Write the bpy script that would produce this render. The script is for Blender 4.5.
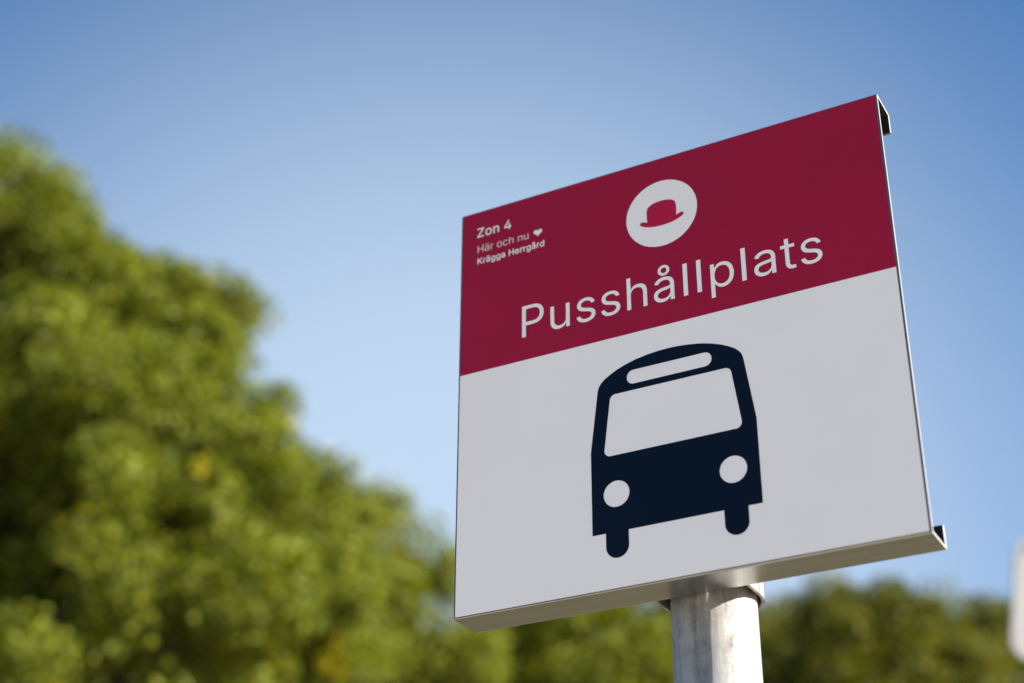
import bpy, bmesh, math, random
import numpy as np
from mathutils import Vector, Matrix, noise
from mathutils.geometry import delaunay_2d_cdt

for o in list(bpy.data.objects):
    bpy.data.objects.remove(o)
scene = bpy.context.scene
COL = scene.collection
R = math.radians

# ------------------------------------------------------------------ camera
EYE = 1.6
cam_d = bpy.data.cameras.new('camera')
cam_d.sensor_width = 36.0
cam_d.lens = 58.694
cam_d.clip_start = 0.05
cam_d.clip_end = 2000.0
cam_d.dof.use_dof = True
cam_d.dof.focus_distance = 1.458
cam_d.dof.aperture_fstop = 3.3
cam = bpy.data.objects.new('camera', cam_d)
COL.objects.link(cam)
cm = Matrix(((0.99999152, -0.00411810, 0.0),
             (-0.00199969, -0.48558062, -0.87418960),
             (0.00360000, 0.87418219, -0.48558474))).to_4x4()
cm.translation = (0, 0, EYE)
cam.matrix_world = cm
scene.camera = cam

# ------------------------------------------------------------------ light
SUN_AZ = R(108.0)      # clockwise from the way the camera looks
SUN_EL = R(30.0)
world = bpy.data.worlds.new('World')
scene.world = world
world.use_nodes = True
wn = world.node_tree
bg = wn.nodes['Background']
sky = wn.nodes.new('ShaderNodeTexSky')
sky.sky_type = 'NISHITA'
sky.sun_disc = False
sky.sun_elevation = SUN_EL
sky.sun_rotation = SUN_AZ
sky.altitude = 50
sky.air_density = 1.0
sky.dust_density = 0.4
sky.ozone_density = 4.0
# summer haze: the sky pales low down over the tree tops ahead
w_tc = wn.nodes.new('ShaderNodeTexCoord')
w_dot = wn.nodes.new('ShaderNodeVectorMath')
w_dot.operation = 'DOT_PRODUCT'
w_dot.inputs[1].default_value = (math.sin(R(-2)) * math.cos(R(19)), math.cos(R(-2)) * math.cos(R(19)), math.sin(R(19)))
wn.links.new(w_tc.outputs['Generated'], w_dot.inputs[0])
w_acos = wn.nodes.new('ShaderNodeMath')
w_acos.operation = 'ARCCOSINE'
wn.links.new(w_dot.outputs['Value'], w_acos.inputs[0])
w_map = wn.nodes.new('ShaderNodeMapRange')
w_map.interpolation_type = 'SMOOTHSTEP'
for k, v in zip(('From Min', 'From Max', 'To Min', 'To Max'), (R(31.5), R(6), 0.0, 0.93)): w_map.inputs[k].default_value = v
wn.links.new(w_acos.outputs[0], w_map.inputs['Value'])
w_mix = wn.nodes.new('ShaderNodeMix')
w_mix.data_type = 'RGBA'
w_mix.inputs[7].default_value = (2.75, 3.48, 4.38, 1)
wn.links.new(w_map.outputs[0], w_mix.inputs[0])
w_sat = wn.nodes.new('ShaderNodeHueSaturation')
w_sat.inputs['Saturation'].default_value = 1.17
w_sat.inputs['Value'].default_value = 0.85
wn.links.new(sky.outputs[0], w_sat.inputs['Color'])
wn.links.new(w_sat.outputs[0], w_mix.inputs[6])
wn.links.new(w_mix.outputs[2], bg.inputs[0])
bg.inputs[1].default_value = 0.068

sun_d = bpy.data.lights.new('sun', 'SUN')
sun_d.energy = 4.7
sun_d.angle = R(0.53)
sun_d.color = (1.0, 0.94, 0.84)
sun = bpy.data.objects.new('sun', sun_d)
COL.objects.link(sun)
sdir = Vector((math.sin(SUN_AZ) * math.cos(SUN_EL), math.cos(SUN_AZ) * math.cos(SUN_EL), math.sin(SUN_EL)))
sun.rotation_euler = (-sdir).to_track_quat('-Z', 'Y').to_euler()
sun.location = sdir * 60

vs = scene.view_settings
scene.display_settings.display_device = 'sRGB'
vs.view_transform = 'Standard'
vs.look = 'None'
vs.exposure = 1.65
vs.gamma = 1.0
vs.use_curve_mapping = False
scene.cycles.max_bounces = 8
scene.cycles.transparent_max_bounces = 8
scene.cycles.use_denoising = True
scene.cycles.sample_clamp_indirect = 8.0


# ------------------------------------------------------------------ helpers
def tag(o, label=None, cat=None, group=None, kind=None):
    if label: o['label'] = label
    if cat: o['category'] = cat
    if group: o['group'] = group
    if kind: o['kind'] = kind
    return o


def empty(name, loc, rz=0.0):
    o = bpy.data.objects.new(name, None)
    o.empty_display_size = 0.1
    o.location = loc
    o.rotation_euler = (0, 0, rz)
    COL.objects.link(o)
    return o


def link(name, me, mat, parent=None, smooth=False):
    o = bpy.data.objects.new(name, me)
    if mat: me.materials.append(mat)
    COL.objects.link(o)
    if parent is not None: o.parent = parent
    if smooth: me.polygons.foreach_set('use_smooth', [True] * len(me.polygons))
    return o


def from_bm(name, bm, mat, parent=None, smooth=False):
    me = bpy.data.meshes.new(name)
    bm.to_mesh(me)
    bm.free()
    return link(name, me, mat, parent, smooth)


class Nodes:
    """small wrapper for building a node material"""
    def __init__(self, name):
        self.m = bpy.data.materials.new(name)
        self.m.use_nodes = True
        self.t = self.m.node_tree
        self.b = self.t.nodes['Principled BSDF']
        self.out = self.t.nodes['Material Output']

    def n(self, kind, **kw):
        x = self.t.nodes.new(kind)
        for k, v in kw.items():
            if k.startswith('i_'):
                x.inputs[k[2:].replace('_', ' ')].default_value = v
            else:
                setattr(x, k, v)
        return x

    def l(self, a, b):
        self.t.links.new(a, b)

    def ramp(self, fac, stops):
        r = self.n('ShaderNodeValToRGB')
        e = r.color_ramp.elements
        while len(e) < len(stops): e.new(0.5)
        for q, (p, c) in zip(e, stops):
            q.position = p
            q.color = (*c, 1.0) if len(c) == 3 else c
        self.l(fac, r.inputs[0])
        return r.outputs[0]

    def coords(self, scale=(1, 1, 1)):
        tc = self.n('ShaderNodeTexCoord')
        mp = self.n('ShaderNodeMapping')
        mp.inputs['Scale'].default_value = scale
        self.l(tc.outputs['Object'], mp.inputs[0])
        return mp.outputs[0]

    def bump(self, h, strength, dist):
        b = self.n('ShaderNodeBump')
        b.inputs['Strength'].default_value = strength
        b.inputs['Distance'].default_value = dist
        self.l(h, b.inputs['Height'])
        self.l(b.outputs[0], self.b.inputs['Normal'])


def film(name, col, rough=0.32, dirt=0.06, spec=0.12):
    """printed vinyl film: even colour with a trace of grime and an orange-peel gloss"""
    k = Nodes(name)
    v = k.coords((9, 9, 9))
    nz = k.n('ShaderNodeTexNoise', i_Scale=1.0, i_Detail=6.0, i_Roughness=0.6)
    k.l(v, nz.inputs['Vector'])
    d = tuple(c * (1 - dirt) for c in col)
    k.l(k.ramp(nz.outputs[0], [(0.35, d), (0.65, col)]), k.b.inputs['Base Color'])
    k.b.inputs['Roughness'].default_value = rough
    k.b.inputs['Specular IOR Level'].default_value = spec
    v2 = k.coords((420, 420, 420))
    n2 = k.n('ShaderNodeTexNoise', i_Scale=1.0, i_Detail=2.0)
    k.l(v2, n2.inputs['Vector'])
    k.bump(n2.outputs[0], 0.05, 0.0004)
    return k.m


def aluminium():
    k = Nodes('brushed_aluminium')
    v = k.coords((6, 90, 90))
    nz = k.n('ShaderNodeTexNoise', i_Scale=1.0, i_Detail=5.0)
    k.l(v, nz.inputs['Vector'])
    k.l(k.ramp(nz.outputs[0], [(0.3, (0.31, 0.305, 0.30)), (0.7, (0.38, 0.375, 0.365))]), k.b.inputs['Base Color'])
    k.b.inputs['Metallic'].default_value = 1.0
    k.b.inputs['Roughness'].default_value = 0.27
    return k.m


def galvanised():
    k = Nodes('galvanised_steel')
    v = k.coords((30, 30, 2.2))
    streak = k.n('ShaderNodeTexNoise', i_Scale=2.6, i_Detail=7.0, i_Roughness=0.65)
    k.l(v, streak.inputs['Vector'])
    v2 = k.coords((1, 1, 1))
    vo = k.n('ShaderNodeTexNoise', i_Scale=60.0, i_Detail=4.0, i_Roughness=0.7)
    k.l(v2, vo.inputs['Vector'])
    mx = k.n('ShaderNodeMix', data_type='FLOAT')
    mx.inputs[0].default_value = 0.42
    k.l(streak.outputs[0], mx.inputs[2])
    k.l(vo.outputs[0], mx.inputs[3])
    k.l(k.ramp(mx.outputs[0], [(0.36, (0.12, 0.116, 0.107)), (0.47, (0.27, 0.262, 0.248)), (0.60, (0.40, 0.39, 0.368))]), k.b.inputs['Base Color'])
    k.l(k.ramp(mx.outputs[0], [(0.35, (0.68,) * 3), (0.65, (0.48,) * 3)]), k.b.inputs['Roughness'])
    k.b.inputs['Metallic'].default_value = 0.45
    k.bump(mx.outputs[0], 0.5, 0.0016)
    return k.m


def leaf(name, dark, mid, light, gold, gold_amount=0.7):
    k = Nodes(name)
    geo = k.n('ShaderNodeNewGeometry')
    base = k.ramp(geo.outputs['Random Per Island'], [(0.0, dark), (0.5, mid), (1.0, light)])
    v = k.coords((1, 1, 1))
    nz = k.n('ShaderNodeTexNoise', i_Scale=1.5, i_Detail=2.0)
    k.l(v, nz.inputs['Vector'])
    g = k.ramp(nz.outputs[0], [(gold_amount, (0, 0, 0)), (gold_amount + 0.035, (1, 1, 1))])
    mul = k.n('ShaderNodeMath', operation='MULTIPLY')
    r2 = k.ramp(geo.outputs['Random Per Island'], [(0.25, (0, 0, 0)), (0.4, (1, 1, 1))])
    k.l(g, mul.inputs[0]); k.l(r2, mul.inputs[1])
    mx = k.n('ShaderNodeMix', data_type='RGBA')
    k.l(mul.outputs[0], mx.inputs[0]); k.l(base, mx.inputs[6])
    mx.inputs[7].default_value = (*gold, 1)
    k.l(mx.outputs[2], k.b.inputs['Base Color'])
    k.b.inputs['Roughness'].default_value = 0.45
    k.b.inputs['Specular IOR Level'].default_value = 0.12
    tr = k.n('ShaderNodeBsdfTranslucent')
    hs = k.n('ShaderNodeHueSaturation', i_Saturation=1.15, i_Value=1.25)
    k.l(mx.outputs[2], hs.inputs['Color'])
    k.l(hs.outputs[0], tr.inputs[0])
    ms = k.n('ShaderNodeMixShader')
    ms.inputs[0].default_value = 0.29
    k.l(k.b.outputs[0], ms.inputs[1]); k.l(tr.outputs[0], ms.inputs[2])
    k.l(ms.outputs[0], k.out.inputs[0])
    return k.m


def rough_mat(name, stops, scale, rough=0.9, bump=0.3, dist=0.01):
    k = Nodes(name)
    v = k.coords((1, 1, 1))
    nz = k.n('ShaderNodeTexNoise', i_Scale=scale, i_Detail=8.0, i_Roughness=0.65)
    k.l(v, nz.inputs['Vector'])
    k.l(k.ramp(nz.outputs[0], stops), k.b.inputs['Base Color'])
    k.b.inputs['Roughness'].default_value = rough
    k.bump(nz.outputs[0], bump, dist)
    return k.m


M_RED = film('claret_film', (0.31, 0.0095, 0.040))
M_HAT = film('crimson_film', (0.42, 0.012, 0.055))
M_WHITE = film('white_film', (0.82, 0.785, 0.77), 0.30, 0.03)
M_NAVY = film('navy_film', (0.0035, 0.0098, 0.0225), 0.34, 0.06, 0.05)
M_ALU = aluminium()
M_GALV = galvanised()
M_BARK = rough_mat('bark', [(0.3, (0.05, 0.037, 0.026)), (0.7, (0.16, 0.125, 0.09))], 9.0, 0.95, 0.8, 0.03)
M_GRASS = rough_mat('meadow_grass', [(0.3, (0.075, 0.07, 0.028)), (0.7, (0.17, 0.135, 0.075))], 0.7)
M_GRAVEL = rough_mat('pale_gravel', [(0.3, (0.42, 0.35, 0.255)), (0.7, (0.58, 0.50, 0.385))], 30.0)
M_ASPHALT = rough_mat('asphalt', [(0.3, (0.035, 0.035, 0.037)), (0.7, (0.07, 0.07, 0.07))], 40.0)
M_KERB = rough_mat('granite', [(0.3, (0.26, 0.25, 0.24)), (0.7, (0.42, 0.41, 0.39))], 60.0)
M_LINE = rough_mat('road_paint', [(0.3, (0.55, 0.55, 0.53)), (0.7, (0.8, 0.8, 0.78))], 12.0, 0.7)
M_FOLD_SHADE = film('fold_shade', (0.02, 0.019, 0.02), 0.6)  # painted shade for the unlit inside of the folded sheet
M_RIM = film('dark_rim', (0.075, 0.085, 0.105), 0.45)
M_CUT = film('bare_sheet_edge', (0.38, 0.367, 0.34), 0.4, 0.1, 0.3)
M_CHROME = Nodes('chrome').m
M_CHROME.node_tree.nodes['Principled BSDF'].inputs['Metallic'].default_value = 1.0
M_CHROME.node_tree.nodes['Principled BSDF'].inputs['Roughness'].default_value = 0.12
M_ENAMEL = film('white_enamel', (0.36, 0.345, 0.335), 0.25, 0.05)

# ------------------------------------------------------------------ ground, pavement, road
def sheet(name, x0, x1, y0, y1, z, mat, z0=None):
    bm = bmesh.new()
    if z0 is None:
        bm.faces.new([bm.verts.new(p) for p in ((x0, y0, z), (x1, y0, z), (x1, y1, z), (x0, y1, z))])
    else:
        bmesh.ops.create_cube(bm, size=1.0)
        for v in bm.verts:
            v.co = (x0 + (v.co.x + .5) * (x1 - x0), y0 + (v.co.y + .5) * (y1 - y0), z0 + (v.co.z + .5) * (z - z0))
    return tag(from_bm(name, bm, mat), kind='structure')


sheet('ground', -700, 700, -700, 700, -0.14, M_GRASS)
sheet('pavement', -60, 60, -9.0, 1.9, 0.0, M_GRAVEL, -0.30)
sheet('kerb', -60, 60, -9.3, -9.002, 0.004, M_KERB, -0.30)
sheet('road', -60, 60, -17.0, -9.3, -0.135, M_ASPHALT)
bm = bmesh.new()
for i in range(-12, 13):
    x = i * 4.5
    bm.faces.new([bm.verts.new(p) for p in ((x, -13.5, -0.131), (x + 1.5, -13.5, -0.131), (x + 1.5, -13.4, -0.131), (x, -13.4, -0.131))])
tag(from_bm('road_marking', bm, M_LINE), kind='structure')

# ------------------------------------------------------------------ trees
def tube(bm, path, radii, seg=8):
    rings = []
    for i, p in enumerate(path):
        a = path[max(i - 1, 0)]
        b = path[min(i + 1, len(path) - 1)]
        t = (b - a).normalized()
        u = t.orthogonal().normalized()
        if rings:                      # keep rings from twisting
            u = (rings[-1][1] - t * rings[-1][1].dot(t)).normalized()
        w = t.cross(u)
        ring = [bm.verts.new(p + (u * math.cos(k * math.tau / seg) + w * math.sin(k * math.tau / seg)) * radii[i]) for k in range(seg)]
        rings.append((ring, u))
    for (r0, _), (r1, _) in zip(rings, rings[1:]):
        for k in range(seg):
            bm.faces.new((r0[k], r0[(k + 1) % seg], r1[(k + 1) % seg], r1[k]))
    bm.faces.new(rings[-1][0])


def bend(a, b, sag, rnd, n=7):
    side = Vector((rnd.uniform(-1, 1), rnd.uniform(-1, 1), rnd.uniform(-.3, .3))) * (b - a).length * 0.12
    pts = []
    for i in range(n):
        t = i / (n - 1)
        s = math.sin(math.pi * t)
        pts.append(a.lerp(b, t) + side * s + Vector((0, 0, sag * s)))
    return pts


def tree(name, base, blobs, mat, label, seed, leaf_len=0.105, density=1.0, clump=0.17, trunk_r=0.22, fork=0.45, per=120, pockets=()):
    rnd = random.Random(seed)
    rng = np.random.default_rng(seed)
    root = empty(name, base)
    tag(root, label, 'tree', 'trees behind the bus stop sign')
    base = Vector(base)
    bl = [(Vector(b[:3]) - base, b[3], b[4] if len(b) > 4 else 1.0) for b in blobs]
    top = max(c.z for c, r, d in bl)
    mean = sum((c for c, r, d in bl), Vector()) / len(bl)
    bm = bmesh.new()
    crown = Vector((mean.x * 0.6, mean.y * 0.6, top * 0.86))
    spine = bend(Vector((0, 0, -0.35)), crown, 0.0, rnd, 12)
    rad = [trunk_r * (1.35 if i == 0 else 1.0) * (1 - 0.8 * i / 11) for i in range(12)]
    tube(bm, spine, rad, 10)
    centres = []
    for c, r, d in bl:
        h = max(top * fork * 0.7, min(c.z - 0.55 * (c - Vector((0, 0, c.z))).length, top * 0.8))
        j = min(range(12), key=lambda q: abs(spine[q].z - h))
        limb = bend(spine[j], c, -0.12 * r, rnd)
        r0 = rad[j] * 0.55
        tube(bm, limb, [max(r0 * (1 - 0.85 * i / 6), 0.012) for i in range(7)], 7)
        n = max(3, int(34 * density * d * (r / 0.6) ** 2))
        for _ in range(n):
            v = Vector((rnd.gauss(0, 1), rnd.gauss(0, 1), rnd.gauss(0, 1))).normalized()
            rr = r * (rnd.uniform(0.35, 0.8) if rnd.random() < 0.35 else rnd.uniform(0.78, 1.02))
            rr *= 1.0 + 0.55 * noise.noise(v * 1.6 + Vector((seed * 3.1 + c.x * 2.0, c.y, c.z)))
            if rnd.random() < 0.05: rr = r * rnd.uniform(1.1, 1.35)      # a sprig sticking out
            p = c + Vector((v.x * 1.05, v.y, v.z * 0.92)) * rr
            if p.z < top * 0.2 or noise.noise(p * 1.1 + Vector((seed * 7.7, 0, 0))) < -0.36: continue
            if any((p - (Vector(q[:3]) - base)).length < q[3] for q in pockets): continue
            centres.append((p, rnd.uniform(0.75, 1.3)))
            if rnd.random() < 0.3:
                a = limb[rnd.randrange(3, 7)]
                tw = bend(a, p, -0.02, rnd, 4)
                tube(bm, tw, [0.016, 0.012, 0.008, 0.004], 5)
    from_bm('trunk', bm, M_BARK, root, True)
    # leaves: folded blades scattered round each twig
    C = np.array([tuple(p) for p, s in centres])
    S = np.array([s for p, s in centres])
    idx = np.repeat(np.arange(len(C)), per)
    n = len(idx)
    g3 = rng.normal(0, 1, (n, 3))
    g3 *= np.minimum(1.0, 1.75 / np.maximum(np.linalg.norm(g3, axis=1), 1e-6))[:, None]
    off = g3 * np.array([1.0, 1.0, 0.72]) * clump * S[idx][:, None]
    P = C[idx] + off
    nrm = rng.normal(0, 1, (n, 3)) + np.array([0, 0, 0.8]) + off / clump * 0.35
    nrm /= np.linalg.norm(nrm, axis=1)[:, None]
    t = rng.normal(0, 1, (n, 3))
    t -= nrm * np.sum(t * nrm, 1)[:, None]
    t /= np.linalg.norm(t, axis=1)[:, None]
    w = np.cross(nrm, t)
    L = leaf_len * rng.uniform(0.65, 1.25, n)[:, None]
    V = np.empty((n, 4, 3))
    V[:, 0] = P - t * L * 0.5
    V[:, 1] = P + w * L * 0.31 + nrm * L * 0.10 - t * L * 0.04
    V[:, 2] = P + t * L * 0.5
    V[:, 3] = P - w * L * 0.31 + nrm * L * 0.10 - t * L * 0.04
    me = bpy.data.meshes.new('crown')
    me.vertices.add(n * 4)
    me.vertices.foreach_set('co', V.reshape(-1).astype(np.float32))
    b = np.arange(n) * 4
    tri = np.stack([b, b + 1, b + 2, b, b + 2, b + 3], 1).reshape(-1)
    me.loops.add(n * 6)
    me.loops.foreach_set('vertex_index', tri.astype(np.int32))
    me.polygons.add(n * 2)
    me.polygons.foreach_set('loop_start', (np.arange(n * 2) * 3).astype(np.int32))
    me.update(calc_edges=True)
    link('crown', me, mat, root)
    print(name, 'clumps', len(C), 'leaves', n)
    return root


L_OAK = leaf('oak_leaf', (0.05, 0.07, 0.009), (0.155, 0.185, 0.02), (0.29, 0.30, 0.035), (0.44, 0.36, 0.014), 0.645)
L_LIME = leaf('lime_leaf', (0.05, 0.07, 0.008), (0.165, 0.19, 0.02), (0.30, 0.305, 0.036), (0.45, 0.36, 0.015), 0.68)
L_ALDER = leaf('alder_leaf', (0.045, 0.056, 0.009), (0.13, 0.133, 0.018), (0.215, 0.20, 0.028), (0.18, 0.14, 0.012), 0.70)

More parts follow.
